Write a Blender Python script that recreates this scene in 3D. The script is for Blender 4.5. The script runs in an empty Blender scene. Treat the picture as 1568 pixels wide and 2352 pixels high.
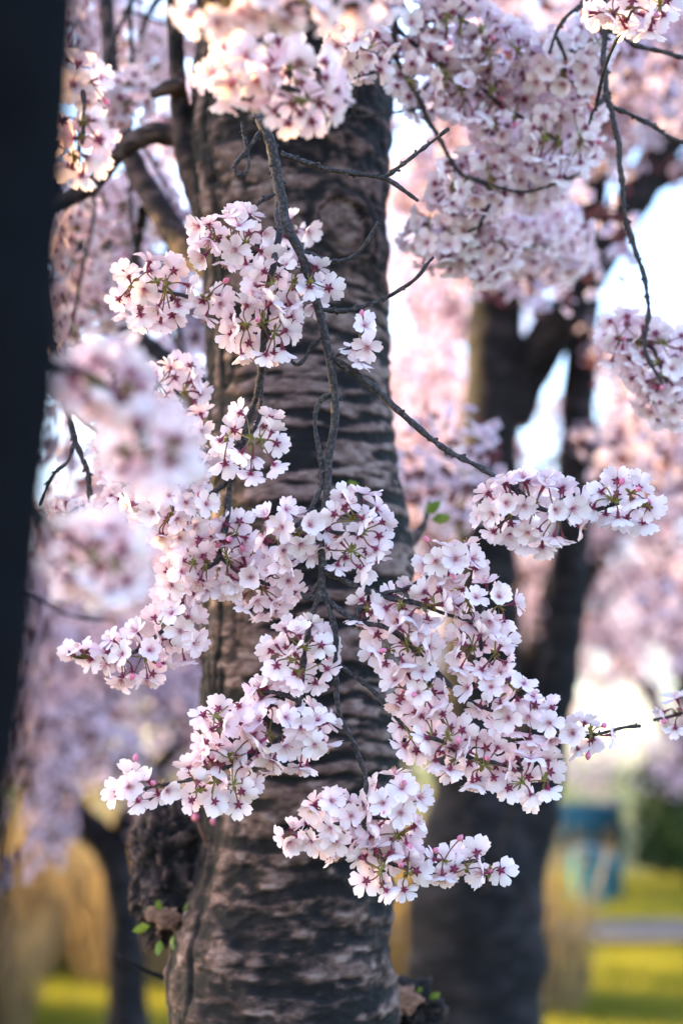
import bpy, math, random
import numpy as np
from mathutils import Vector, Matrix

random.seed(11)
RNG = np.random.default_rng(11)
R = math.radians
S = bpy.context.scene
COL = S.collection

# ------------------------------------------------------------------ camera, sky, sun, exposure
PITCH = R(10.0)
FOCUS = 1.64
CAM = np.array([0.0, 0.0, 1.5])
cam_d = bpy.data.cameras.new('camera')
cam = bpy.data.objects.new('camera', cam_d)
COL.objects.link(cam)
cam.location = CAM
cam.rotation_euler = (math.pi / 2 + PITCH, 0, 0)
cam_d.sensor_fit = 'HORIZONTAL'
cam_d.sensor_width = 24.0
cam_d.lens = 50.0
cam_d.clip_start = 0.05
cam_d.clip_end = 2000.0
cam_d.dof.use_dof = True
cam_d.dof.focus_distance = FOCUS
cam_d.dof.aperture_fstop = 1.9
S.camera = cam

SUN_AZ = R(-68.0)      # low, from the left and a little behind the trees
SUN_EL = R(18.0)
w = bpy.data.worlds.new('World')
S.world = w
w.use_nodes = True
nt = w.node_tree
bg = nt.nodes['Background']
sky = nt.nodes.new('ShaderNodeTexSky')
sky.sky_type = 'NISHITA'
sky.sun_disc = False
sky.sun_elevation = SUN_EL
sky.sun_rotation = SUN_AZ
sky.air_density = 1.0
sky.dust_density = 2.0
sky.ozone_density = 2.0
nt.links.new(sky.outputs[0], bg.inputs['Color'])
bg.inputs['Strength'].default_value = 0.15
sun_d = bpy.data.lights.new('sun', 'SUN')
sun_d.energy = 3.4
sun_d.angle = R(0.5)
sun_d.color = (1.0, 0.69, 0.23)
sun = bpy.data.objects.new('sun', sun_d)
COL.objects.link(sun)
sdir = Vector((math.sin(SUN_AZ) * math.cos(SUN_EL), math.cos(SUN_AZ) * math.cos(SUN_EL), math.sin(SUN_EL)))
sun.rotation_euler = sdir.to_track_quat('Z', 'Y').to_euler()
sun.location = sdir * 40
S.view_settings.view_transform = 'Standard'
S.view_settings.look = 'None'
S.view_settings.exposure = 3.05
S.view_settings.gamma = 1.0
S.render.engine = 'CYCLES'
S.cycles.use_denoising = True
S.cycles.max_bounces = 8
S.cycles.diffuse_bounces = 7
S.cycles.glossy_bounces = 2
S.cycles.transmission_bounces = 7
S.cycles.sample_clamp_indirect = 8.0
S.cycles.caustics_reflective = False
S.cycles.caustics_refractive = False

# ------------------------------------------------------------------ helpers
FW = np.array([0, math.cos(PITCH), math.sin(PITCH)])
UP = np.array([0, -math.sin(PITCH), math.cos(PITCH)])
RT = np.array([1.0, 0, 0])


def pxm(d):
    return 0.48 * d / 1568.0


def at(u, v, d):
    k = pxm(d)
    return CAM + d * FW + (u - 784) * k * RT + (1176 - v) * k * UP


def path(pts, d0=0.0):
    """(u, v[, extra depth]) -> world points"""
    return np.array([at(p[0], p[1], d0 + (p[2] if len(p) > 2 else 0.0)) for p in pts])


_perm = np.random.default_rng(5).permutation(512).astype(np.int64)
_val = np.random.default_rng(6).random(512) * 2 - 1


def vnoise(P):
    P = np.asarray(P, float)
    i = np.floor(P).astype(np.int64)
    f = P - i
    f = f * f * (3 - 2 * f)
    out = np.zeros(len(P))
    for dx in (0, 1):
        wx = f[:, 0] if dx else 1 - f[:, 0]
        a = _perm[(i[:, 0] + dx) & 511]
        for dy in (0, 1):
            wy = f[:, 1] if dy else 1 - f[:, 1]
            b = _perm[(a + i[:, 1] + dy) & 511]
            for dz in (0, 1):
                wz = f[:, 2] if dz else 1 - f[:, 2]
                out += wx * wy * wz * _val[_perm[(b + i[:, 2] + dz) & 511]]
    return out


def fbm(P, o=3, gain=0.5):
    r = 0
    a = 1.0
    P = np.asarray(P, float)
    for k in range(o):
        r = r + a * vnoise(P * (2.03 ** k) + 17.3 * k)
        a *= gain
    return r


def sstep(a, b, x):
    t = np.clip((x - a) / (b - a), 0, 1)
    return t * t * (3 - 2 * t)


def spline(pts, rad, step):
    P = np.asarray(pts, float)
    r = np.asarray(rad, float)
    if len(P) == 2:
        P = np.array([P[0], (P[0] + P[1]) / 2, P[1]])
        r = np.array([r[0], (r[0] + r[1]) / 2, r[1]])
    Q = np.vstack([2 * P[0] - P[1], P, 2 * P[-1] - P[-2]])
    out, ro = [], []
    for i in range(len(P) - 1):
        p0, p1, p2, p3 = Q[i], Q[i + 1], Q[i + 2], Q[i + 3]
        n = max(2, int(np.linalg.norm(p2 - p1) / step))
        t = np.linspace(0, 1, n, endpoint=False)[:, None]
        out.append(0.5 * ((2 * p1) + (-p0 + p2) * t + (2 * p0 - 5 * p1 + 4 * p2 - p3) * t ** 2 + (-p0 + 3 * p1 - 3 * p2 + p3) * t ** 3))
        ro.append(r[i] + (r[i + 1] - r[i]) * t[:, 0])
    out.append(P[-1:])
    ro.append(r[-1:])
    return np.vstack(out), np.concatenate(ro)


class MB:
    """collects numpy geometry for ONE mesh object"""

    def __init__(self):
        self.V, self.F, self.M, self.A = [], [], [], []
        self.n = 0

    def add(self, V, F, mat=0, attr=None):
        V = np.asarray(V, float)
        F = np.asarray(F, np.int64)
        self.V.append(V)
        self.F.append(F + self.n)
        self.M.append(np.full(len(F), mat, np.int32))
        self.A.append(np.zeros(len(V)) if attr is None else np.broadcast_to(np.asarray(attr, float), (len(V),)))
        self.n += len(V)

    def tube(self, C, r, sides=8, mat=0, attr=None, cap=True):
        C = np.asarray(C, float)
        r = np.broadcast_to(np.asarray(r, float), (len(C),))
        T = np.gradient(C, axis=0)
        T /= np.linalg.norm(T, axis=1)[:, None] + 1e-12
        N = np.zeros_like(C)
        n = np.cross(T[0], [0.31, 0.77, 0.55])
        n /= np.linalg.norm(n)
        for i in range(len(C)):
            n = n - T[i] * n.dot(T[i])
            n /= np.linalg.norm(n) + 1e-12
            N[i] = n
        B = np.cross(T, N)
        a = np.linspace(0, 2 * math.pi, sides, endpoint=False)
        V = C[:, None, :] + r[:, None, None] * (np.cos(a)[None, :, None] * N[:, None, :] + np.sin(a)[None, :, None] * B[:, None, :])
        k = len(C)
        i = np.arange(k - 1)[:, None] * sides
        j = np.arange(sides)[None, :]
        j2 = (j + 1) % sides
        F = np.stack([i + j, i + j2, i + sides + j2, i + sides + j], -1).reshape(-1, 4)
        at_ = None if attr is None else np.repeat(np.broadcast_to(attr, (k,)), sides)
        self.add(V.reshape(-1, 3), F, mat, at_)
        if cap:
            m = (k - 1) * sides
            V2 = V[-1]
            tip = C[-1] + T[-1] * r[-1] * 0.6
            jj = np.arange(sides)
            F2 = np.stack([jj, (jj + 1) % sides, np.full(sides, sides), np.full(sides, sides)], -1)
            self.add(np.vstack([V2, tip]), F2[:, :3], mat, None if attr is None else np.broadcast_to(attr, (k,))[-1])

    def box(self, c, s, rz=0.0, mat=0):
        q = np.array([[x, y, z] for z in (-.5, .5) for y in (-.5, .5) for x in (-.5, .5)]) * np.asarray(s)
        cr, sr = math.cos(rz), math.sin(rz)
        q = np.stack([q[:, 0] * cr - q[:, 1] * sr, q[:, 0] * sr + q[:, 1] * cr, q[:, 2]], -1) + np.asarray(c)
        self.add(q, [[0, 2, 3, 1], [4, 5, 7, 6], [0, 1, 5, 4], [2, 6, 7, 3], [0, 4, 6, 2], [1, 3, 7, 5]], mat)

    def mesh(self, name, mats, smooth=True, attr='tint', origin=None):
        V = np.vstack(self.V)
        if origin is not None:
            V = V - np.asarray(origin)
        me = bpy.data.meshes.new(name)
        loops = np.concatenate([f.ravel() for f in self.F])
        tot = np.concatenate([np.full(len(f), f.shape[1], np.int32) for f in self.F])
        st = np.concatenate([[0], np.cumsum(tot)[:-1]]).astype(np.int32)
        me.vertices.add(len(V))
        me.vertices.foreach_set('co', V.astype(np.float32).ravel())
        me.loops.add(len(loops))
        me.loops.foreach_set('vertex_index', loops.astype(np.int32))
        me.polygons.add(len(tot))
        me.polygons.foreach_set('loop_start', st)
        me.polygons.foreach_set('loop_total', tot)
        me.polygons.foreach_set('material_index', np.concatenate(self.M))
        me.polygons.foreach_set('use_smooth', np.full(len(tot), smooth))
        a = me.attributes.new(attr, 'FLOAT', 'POINT')
        a.data.foreach_set('value', np.concatenate(self.A).astype(np.float32))
        for m in mats:
            me.materials.append(m)
        me.update(calc_edges=True)
        return me

    def obj(self, name, mats, parent=None, smooth=True, origin=None):
        if origin is None and parent is not None:
            o_w = np.array(parent['_w']) if '_w' in parent else np.zeros(3)
        else:
            o_w = np.zeros(3) if origin is None else np.asarray(origin)
        me = self.mesh(name, mats if isinstance(mats, (list, tuple)) else [mats], smooth, origin=o_w)
        o = bpy.data.objects.new(name, me)
        COL.objects.link(o)
        if parent is not None:
            o.parent = parent
            o.location = o_w - np.array(parent['_w'])
        else:
            o.location = o_w
        o['_w'] = [float(x) for x in o_w]
        return o


def empty(name, loc):
    o = bpy.data.objects.new(name, None)
    COL.objects.link(o)
    o.location = loc
    o.empty_display_size = 0.1
    o['_w'] = [float(x) for x in loc]
    return o


def tag(o, label=None, cat=None, group=None, kind=None):
    if label:
        o['label'] = label
    if cat:
        o['category'] = cat
    if group:
        o['group'] = group
    if kind:
        o['kind'] = kind
    return o


# ------------------------------------------------------------------ materials
def mat(name):
    m = bpy.data.materials.new(name)
    m.use_nodes = True
    t = m.node_tree
    t.nodes.clear()
    out = t.nodes.new('ShaderNodeOutputMaterial')
    return m, t, out


def ramp(t, stops):
    r = t.nodes.new('ShaderNodeValToRGB')
    e = r.color_ramp.elements
    while len(e) < len(stops):
        e.new(0.5)
    for k, (p, c) in enumerate(stops):
        e[k].position = p
        e[k].color = (*c, 1)
    return r


def attr_node(t, name='tint'):
    a = t.nodes.new('ShaderNodeAttribute')
    a.attribute_name = name
    return a


def petal_material(name, stops, trans=0.38, per_object=True, tcol=(0.95, 0.78, 0.84)):
    m, t, out = mat(name)
    a = attr_node(t)
    r = ramp(t, stops)
    t.links.new(a.outputs['Fac'], r.inputs['Fac'])
    col = r.outputs['Color']
    if per_object:
        oi = t.nodes.new('ShaderNodeObjectInfo')
        r2 = ramp(t, [(0.0, (1.0, 0.93, 0.965)), (0.5, (1.0, 1.0, 1.0)), (1.0, (0.95, 0.95, 1.0))])
        t.links.new(oi.outputs['Random'], r2.inputs['Fac'])
        mx = t.nodes.new('ShaderNodeMix')
        mx.data_type = 'RGBA'
        mx.blend_type = 'MULTIPLY'
        mx.inputs['Factor'].default_value = 1.0
        t.links.new(col, mx.inputs['A'])
        t.links.new(r2.outputs['Color'], mx.inputs['B'])
        col = mx.outputs['Result']
    d = t.nodes.new('ShaderNodeBsdfDiffuse')
    tr = t.nodes.new('ShaderNodeBsdfTranslucent')
    t.links.new(col, d.inputs['Color'])
    mt = t.nodes.new('ShaderNodeMix')
    mt.data_type = 'RGBA'
    mt.blend_type = 'MULTIPLY'
    mt.inputs['Factor'].default_value = 1.0
    t.links.new(col, mt.inputs['A'])
    mt.inputs['B'].default_value = (*tcol, 1)
    t.links.new(mt.outputs['Result'], tr.inputs['Color'])
    s = t.nodes.new('ShaderNodeMixShader')
    s.inputs['Fac'].default_value = trans
    t.links.new(d.outputs[0], s.inputs[1])
    t.links.new(tr.outputs[0], s.inputs[2])
    t.links.new(s.outputs[0], out.inputs['Surface'])
    return m


def plain(name, stops, scale=40.0, rough=0.7, bump=0.0, trans=0.0, spec=0.3, stretch=(1, 1, 1), use_attr=False, coord='Object'):
    """noise-driven two/three tone surface"""
    m, t, out = mat(name)
    r = ramp(t, stops)
    p = t.nodes.new('ShaderNodeBsdfPrincipled')
    p.inputs['Roughness'].default_value = rough
    p.inputs['Specular IOR Level'].default_value = spec
    tc = t.nodes.new('ShaderNodeTexCoord')
    mp = t.nodes.new('ShaderNodeMapping')
    mp.inputs['Scale'].default_value = stretch
    n = t.nodes.new('ShaderNodeTexNoise')
    n.inputs['Scale'].default_value = scale
    n.inputs['Detail'].default_value = 5
    n.inputs['Roughness'].default_value = 0.65
    t.links.new(tc.outputs[coord], mp.inputs['Vector'])
    t.links.new(mp.outputs[0], n.inputs['Vector'])
    if use_attr:
        a = attr_node(t)
        ad = t.nodes.new('ShaderNodeMath')
        ad.operation = 'MULTIPLY_ADD'
        t.links.new(n.outputs['Fac'], ad.inputs[0])
        ad.inputs[1].default_value = 0.5
        sb = t.nodes.new('ShaderNodeMath')
        sb.operation = 'SUBTRACT'
        t.links.new(a.outputs['Fac'], sb.inputs[0])
        sb.inputs[1].default_value = 0.25
        t.links.new(sb.outputs[0], ad.inputs[2])
        t.links.new(ad.outputs[0], r.inputs['Fac'])
    else:
        t.links.new(n.outputs['Fac'], r.inputs['Fac'])
    t.links.new(r.outputs['Color'], p.inputs['Base Color'])
    if bump:
        b = t.nodes.new('ShaderNodeBump')
        b.inputs['Strength'].default_value = 0.8
        b.inputs['Distance'].default_value = bump
        t.links.new(n.outputs['Fac'], b.inputs['Height'])
        t.links.new(b.outputs[0], p.inputs['Normal'])
    sh = p.outputs[0]
    if trans:
        tr = t.nodes.new('ShaderNodeBsdfTranslucent')
        t.links.new(r.outputs['Color'], tr.inputs['Color'])
        s = t.nodes.new('ShaderNodeMixShader')
        s.inputs['Fac'].default_value = trans
        t.links.new(sh, s.inputs[1])
        t.links.new(tr.outputs[0], s.inputs[2])
        sh = s.outputs[0]
    t.links.new(sh, out.inputs['Surface'])
    return m


PETAL = petal_material('petal', [(0.0, (0.50, 0.08, 0.22)), (0.10, (0.64, 0.26, 0.42)), (0.24, (0.87, 0.70, 0.76)), (0.5, (0.96, 0.83, 0.86)), (1.0, (0.96, 0.845, 0.872))], tcol=(0.97, 0.85, 0.91))
PETAL_FAR = petal_material('petal_far', [(0.0, (0.06, 0.04, 0.03)), (0.09, (0.16, 0.05, 0.07)), (0.2, (0.48, 0.30, 0.46)), (0.5, (0.65, 0.54, 0.71)), (1.0, (0.78, 0.71, 0.83))], trans=0.45, per_object=False, tcol=(0.98, 0.92, 0.88))  # same petals toned down: bracts, pedicels and crown shade mixed into the colour
CALYX = plain('calyx', [(0.3, (0.15, 0.015, 0.05)), (0.7, (0.24, 0.03, 0.08))], 300, 0.6)
STAMEN = plain('stamen', [(0.3, (0.62, 0.25, 0.38)), (0.7, (0.78, 0.5, 0.55))], 300, 0.6, trans=0.3)
ANTHER = plain('anther', [(0.3, (0.45, 0.22, 0.08)), (0.7, (0.66, 0.40, 0.16))], 300, 0.7)
PEDICEL = plain('pedicel', [(0.2, (0.16, 0.04, 0.05)), (0.5, (0.16, 0.10, 0.04)), (0.8, (0.22, 0.20, 0.05))], 60, 0.6, use_attr=True)
BRACT = plain('bract', [(0.3, (0.12, 0.05, 0.03)), (0.55, (0.20, 0.15, 0.03)), (0.75, (0.22, 0.26, 0.05))], 90, 0.6, trans=0.2)
BUD = plain('bud', [(0.3, (0.70, 0.12, 0.30)), (0.7, (0.85, 0.35, 0.48))], 200, 0.5, trans=0.2)
TWIG = plain('twig_bark', [(0.30, (0.012, 0.010, 0.015)), (0.5, (0.040, 0.032, 0.038)), (0.72, (0.13, 0.108, 0.12))], 260, 0.75, 0.0012, spec=0.25)
BARK = plain('bark', [(0.0, (0.006, 0.005, 0.007)), (0.32, (0.013, 0.010, 0.012)), (0.52, (0.048, 0.029, 0.028)), (0.76, (0.145, 0.086, 0.080)), (1.0, (0.25, 0.175, 0.17))], 150, 0.8, 0.003, spec=0.2, stretch=(1, 1, 2.2), use_attr=True)
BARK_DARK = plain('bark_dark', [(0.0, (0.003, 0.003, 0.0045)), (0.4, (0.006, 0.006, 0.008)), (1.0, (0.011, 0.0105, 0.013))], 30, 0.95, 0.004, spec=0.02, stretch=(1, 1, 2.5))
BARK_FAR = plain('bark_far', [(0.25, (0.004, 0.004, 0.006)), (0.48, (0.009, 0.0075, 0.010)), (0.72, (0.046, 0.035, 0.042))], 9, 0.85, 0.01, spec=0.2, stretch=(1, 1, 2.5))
LEAF = plain('young_leaf', [(0.3, (0.10, 0.16, 0.02)), (0.7, (0.24, 0.30, 0.05))], 80, 0.5, trans=0.35)
SCAR = plain('fresh_wood', [(0.3, (0.16, 0.07, 0.05)), (0.7, (0.36, 0.19, 0.14))], 60, 0.7, 0.002)
GRASS = plain('grass_blades', [(0.3, (0.15, 0.16, 0.015)), (0.7, (0.30, 0.27, 0.035))], 1.5, 0.6, trans=0.6)
GROUND = plain('ground_turf', [(0.35, (0.045, 0.060, 0.018)), (0.6, (0.07, 0.085, 0.025)), (0.8, (0.11, 0.095, 0.05))], 3.0, 0.95, 0.02, spec=0.1)
PATH = plain('path_gravel', [(0.3, (0.05, 0.045, 0.05)), (0.7, (0.085, 0.077, 0.082))], 6.0, 0.9, 0.01)
TEAL = plain('teal_paint', [(0.3, (0.005, 0.15, 0.19)), (0.7, (0.01, 0.24, 0.28))], 5.0, 0.45)
TEAL_DARK = plain('dark_teal_paint', [(0.3, (0.01, 0.06, 0.09)), (0.7, (0.015, 0.09, 0.12))], 5.0, 0.5)
METAL = plain('fence_metal', [(0.3, (0.16, 0.15, 0.14)), (0.7, (0.26, 0.24, 0.22))], 20.0, 0.5)
EVERGREEN = plain('evergreen_leaf', [(0.3, (0.012, 0.035, 0.012)), (0.7, (0.035, 0.075, 0.02))], 6.0, 0.6, trans=0.2)

# ------------------------------------------------------------------ ground
gb = MB()
gx = np.linspace(-1, 1, 61)
gx = np.sign(gx) * np.abs(gx) ** 3 * 600
X, Y = np.meshgrid(gx, gx + 8)
Z = 0.03 * fbm(np.stack([X.ravel() * .35, Y.ravel() * .35, X.ravel() * 0], -1), 2)
far = np.hypot(X.ravel(), Y.ravel())
n = len(gx)
idx = np.arange(n * n).reshape(n, n)
F = np.stack([idx[:-1, :-1], idx[:-1, 1:], idx[1:, 1:], idx[1:, :-1]], -1).reshape(-1, 4)
gb.add(np.stack([X.ravel(), Y.ravel(), Z * np.clip(20 / (far + 1), 0, 1)], -1), F)
tag(gb.obj('ground', GROUND), kind='structure')

pb = MB()
xs = np.linspace(-30, 30, 61)
yc = 12.7 + 0.35 * np.sin(xs * 0.25)
V = np.concatenate([np.stack([xs, yc - 0.8, xs * 0 + .06], -1), np.stack([xs, yc + 0.8, xs * 0 + .06], -1)])
k = len(xs)
i = np.arange(k - 1)
pb.add(V, np.stack([i, i + 1, i + k + 1, i + k], -1))
tag(pb.obj('path', PATH), kind='structure')


def grass(name, x0, x1, y0, y1, count, h0, h1, label):
    b = MB()
    x = RNG.uniform(x0, x1, count)
    y = RNG.uniform(y0, y1, count)
    h = RNG.uniform(h0, h1, count)
    a = RNG.uniform(0, 2 * math.pi, count)
    lx = RNG.normal(0, .35, count) * h
    ly = RNG.normal(0, .35, count) * h
    wd = 0.006
    V = np.stack([np.stack([x - wd * np.cos(a), y - wd * np.sin(a), x * 0 - .02], -1),
                  np.stack([x + wd * np.cos(a), y + wd * np.sin(a), x * 0 - .02], -1),
                  np.stack([x + lx, y + ly, h], -1)], 1).reshape(-1, 3)
    b.add(V, np.arange(count * 3).reshape(-1, 3))
    return tag(b.obj(name, GRASS), label, 'grass', kind='stuff')


grass('grass', -4, 7, 7.0, 11.7, 110000, 0.05, 0.13, 'short green lawn grass in front of the gravel path')
grass('grass', -7, 9, 13.7, 19.0, 60000, 0.06, 0.16, 'green lawn grass behind the gravel path')

# ------------------------------------------------------------------ blossom mesh variants (petals, calyx star, stamens)
FR = 0.0198   # petal length


def blossom_mesh(seed, openness):
    rg = np.random.default_rng(seed)
    b = MB()
    T = np.array([0.07, 0.26, 0.5, 0.74, 0.92])
    Wd = np.array([0.06, 0.17, 0.31, 0.385, 0.28])
    C = np.array([-1, -.5, 0, .5, 1.0])
    for p in range(5):
        ang = p * 2 * math.pi / 5 + rg.normal(0, .07)
        L = FR * rg.uniform(.92, 1.06)
        el = openness + rg.normal(0, .10)
        curl = rg.normal(0.0, .22)
        cup = rg.uniform(.10, .32)
        tw = rg.normal(0, .12)
        V = []
        for ti, t in enumerate(T):
            for c in C:
                tt = t
                if ti == 4:
                    tt = {0: 0.90, .5: 1.02, 1: 0.90}[abs(c)] + rg.normal(0, .012)
                x = tt * L
                y = c * Wd[ti] * L * 1.06
                z = cup * L * (c * c) * Wd[ti] * 1.4 + tw * y * t + rg.normal(0, .008) * L
                e = el + curl * t * t
                V.append([x * math.cos(e) - z * math.sin(e), y, x * math.sin(e) + z * math.cos(e) + 0.0004 * (p % 2)])
        V = np.array(V)
        ca, sa = math.cos(ang), math.sin(ang)
        V = np.stack([V[:, 0] * ca - V[:, 1] * sa, V[:, 0] * sa + V[:, 1] * ca, V[:, 2]], -1)
        F = [[r * 5 + c, r * 5 + c + 1, (r + 1) * 5 + c + 1, (r + 1) * 5 + c] for r in range(4) for c in range(4)]
        b.add(V, F, 0, np.repeat(T, 5))
    # calyx tube and sepals
    zt = np.array([-.0085, -.006, -.002, .0006])
    rt = np.array([.0008, .0017, .0019, .0024])
    b.tube(np.stack([zt * 0, zt * 0, zt], -1), rt, 6, 1, cap=False)
    for p in range(5):
        a = (p + .5) * 2 * math.pi / 5
        ln = 0.0070
        e = openness * 0.55 - 0.06
        base = .0018
        pts = []
        for (x, y) in ((base, -.0014), (base, .0014), (ln * .6, .0013), (ln, 0), (ln * .6, -.0013)):
            xx, zz = x * math.cos(e), x * math.sin(e) - .0013
            pts.append([xx * math.cos(a) - y * math.sin(a), xx * math.sin(a) + y * math.cos(a), zz])
        b.add(pts, [[0, 1, 2, 3], [0, 3, 4, 4]][:1], 1)
        b.add(pts, [[0, 3, 4]], 1)
    # stamens
    for s in range(16):
        a = rg.uniform(0, 2 * math.pi)
        sp = rg.uniform(.1, .75)
        ln = rg.uniform(.0065, .0105)
        d = np.array([math.cos(a) * math.sin(sp), math.sin(a) * math.sin(sp), math.cos(sp)])
        q = np.cross(d, [0.3, 0.5, 0.8])
        q /= np.linalg.norm(q)
        q2 = np.cross(d, q)
        w_ = .00022
        e_ = d * ln
        b.add([q * w_, -q * w_, e_ - q * w_, e_ + q * w_], [[0, 1, 2, 3]], 2)
        r_ = .0006
        b.add([e_ + q * r_, e_ + q2 * r_, e_ - q * r_, e_ - q2 * r_, e_ + d * r_ * 1.3, e_ - d * r_ * 1.3],
              [[0, 1, 4], [1, 2, 4], [2, 3, 4], [3, 0, 4], [1, 0, 5], [2, 1, 5], [3, 2, 5], [0, 3, 5]], 3)
    return b.mesh('blossom', [PETAL, CALYX, STAMEN, ANTHER])


BLOSSOMS = [blossom_mesh(100 + k, o) for k, o in enumerate([0.10, 0.20, 0.26, 0.36, 0.50, 0.16, 0.72, 0.30])]


def orient(nrm, roll):
    q = Vector(nrm).to_track_quat('Z', 'Y').to_matrix().to_4x4()
    return q @ Matrix.Rotation(roll, 4, 'Z')



def me_arrays(me):
    n_ = len(me.vertices)
    V = np.zeros(n_ * 3, np.float32)
    me.vertices.foreach_get('co', V)
    A = np.zeros(n_, np.float32)
    me.attributes['tint'].data.foreach_get('value', A)
    g = {}
    for p in me.polygons:
        g.setdefault((len(p.vertices), p.material_index), []).append(list(p.vertices))
    out = [(np.array(f), k_[1], A) for k_, f in g.items()]
    return V.reshape(-1, 3).astype(float), out



class Branch:
    """one hanging branch: a thing with twigs and flower clusters"""

    def __init__(self, label, d, group='blossoming cherry branches', top=None):
        self.d = d
        self.label = label
        self.root = None
        self.pts = []
        self.group = group
        self.nb = 0
        self.flowers = []

    def twig(self, pts, r0, r1, dd=0.0, nubs=1.0):
        P = path(pts, self.d + dd)
        if self.root is None:
            self.root = empty('cherry_branch', P[0])
            tag(self.root, self.label, 'branch', self.group)
        C, r = spline(P, np.linspace(r0, r1, len(P)), 0.0035)
        k = len(C)
        wob = np.stack([fbm(np.stack([np.arange(k) * .12, np.full(k, 3.1 * j + len(self.pts)), np.zeros(k)], -1), 2) for j in range(3)], -1)
        C = C + wob * 0.0016 * np.sin(np.linspace(0, math.pi, k))[:, None] ** .5
        s = np.arange(k)
        kn_ = np.clip((.0052 - r) / .002, 0.15, 1)
        rr = r * (1 + kn_ * .26 * vnoise(np.stack([s * .5, s * 0 + len(self.pts), s * 0], -1)) + kn_ * .22 * vnoise(np.stack([s * 1.3, s * 0, s * 0 + 4.], -1)))
        b = MB()
        b.tube(C, rr, 9)
        L = k * .0035
        for q in range(int(L / .016 * nubs)):
            i = RNG.integers(1, k - 1)
            d = RNG.normal(size=3)
            t = C[i + 1] - C[i - 1]
            t /= np.linalg.norm(t) + 1e-9
            d -= t * d.dot(t)
            d /= np.linalg.norm(d) + 1e-9
            ln = RNG.uniform(.0008, .0032) + r[i]
            p1 = C[i] + (d + t * .6) * ln
            b.tube(np.array([C[i], (C[i] + p1) / 2, p1]), np.array([.0022, .0021, .0014]) * min(1.2, max(.55, r[i] / .0028)), 5)
        b.obj('twig', TWIG, self.root)
        self.pts.append(C)
        return C

    def cluster(self, u, v, ru, rv, dd=0.0, dens=1.0, depth=None, bare=None):
        d = self.d + dd
        k = pxm(d)
        c = at(u, v, d)
        ax = np.array([max(.008, ru * k - .0055), max(.008, rv * k - .0055), 0])
        ax[2] = (min(ax[0], ax[1]) * .9) if depth is None else depth
        allp = np.vstack(self.pts)
        j = np.argmin(np.linalg.norm(allp - c, axis=1))
        near = allp[j]
        # spurs: on the twig if it passes through, otherwise on a thin spur twig
        dist = np.linalg.norm(near - c)
        b = MB()
        if dist > .012:
            mid = (near + c) / 2 + RNG.normal(0, .006, 3)
            C, r = spline([near, mid, c], [.0026, .0023, .0018], .004)
            b.tube(C, r * (1 + .2 * vnoise(np.stack([np.arange(len(C)) * .9, C[:, 0] * 0, C[:, 0] * 0], -1))), 7, 0)
            self.pts.append(C)
        spurs = []
        ns = 1 + int(max(ru, rv) > 55) + int(max(ru, rv) > 85)
        la = np.argmax(ax[:2])
        for q in range(ns):
            o = np.zeros(3)
            if ns > 1:
                o[la] = (q / (ns - 1) - .5) * 0.9 * ax[la]
            spurs.append(o + RNG.normal(0, .004, 3))
        spurs = np.array(spurs)
        behind = RNG.random() < .55 and bare is None
        if behind:
            spurs[:, 2] -= ax[2] * .75
        area = 4 * math.pi * ((ax[0] * ax[1]) ** 1.6 / 3 + (ax[0] * ax[2]) ** 1.6 / 3 + (ax[1] * ax[2]) ** 1.6 / 3) ** (1 / 1.6)
        n = max(4, int(dens * area / (math.pi * .0156 ** 2)))
        P = []
        cand = RNG.normal(size=(n * 25, 3))
        cand /= np.linalg.norm(cand, axis=1)[:, None]
        if behind or (bare is None and RNG.random() < .3):
            g = np.array([RNG.normal(0, .35), RNG.normal(0, .35) - .1, -1])
            g /= np.linalg.norm(g)
            cand = cand[cand @ g < math.cos(R(RNG.uniform(30, 46) if behind else RNG.uniform(16, 28)))]
        rad = RNG.uniform(.74, 1.05, len(cand))
        cw = cand * ax * rad[:, None]
        chosen = [0]
        dm = np.linalg.norm(cw - cw[0], axis=1)
        while len(chosen) < n:
            j = int(np.argmax(dm * RNG.uniform(.75, 1, len(dm))))
            chosen.append(j)
            dm = np.minimum(dm, np.linalg.norm(cw - cw[j], axis=1))
        B3 = np.stack([RT, UP, FW])
        W = lambda q: q @ B3
        fl = []
        for j in chosen:
            p = cw[j]
            sp = spurs[np.argmin(np.linalg.norm(spurs - p, axis=1))]
            out = (p - sp)
            out /= np.linalg.norm(out) + 1e-9
            s3 = p / (ax ** 2)
            s3 /= np.linalg.norm(s3) + 1e-9
            nn = out * (.9 if behind else .6) + s3 * (.25 if behind else .6) + RNG.normal(0, .40, 3) + np.array([0, -.15, .25 if behind else 0])
            nn /= np.linalg.norm(nn)
            sc = RNG.uniform(.84, 1.08)
            fl.append((W(p), W(nn), sc))
            # pedicel
            a0 = W(sp)
            a3 = W(p) - W(nn) * .0082 * sc
            a1 = a0 + (a3 - a0) * .35 + RNG.normal(0, .0015, 3)
            a2 = a3 - W(nn) * .007
            t = np.linspace(0, 1, 7)[:, None]
            Cc = (1 - t) ** 3 * a0 + 3 * (1 - t) ** 2 * t * a1 + 3 * (1 - t) * t * t * a2 + t ** 3 * a3
            b.tube(Cc + c, np.linspace(.0008, .00095, 7), 5, 1, attr=np.linspace(.95, .1, 7), cap=False)
        for sp in spurs:
            for q in range(7):
                dq = RNG.normal(size=3)
                dq /= np.linalg.norm(dq)
                e = np.cross(dq, RNG.normal(size=3))
                e /= np.linalg.norm(e)
                h = np.cross(dq, e)
                L = RNG.uniform(.006, .012)
                o = W(sp) + c
                b.add([o, o + dq * L * .5 + e * .0022 + h * .001, o + dq * L, o + dq * L * .5 - e * .0022 + h * .001], [[0, 1, 2, 3]], 2)
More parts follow.
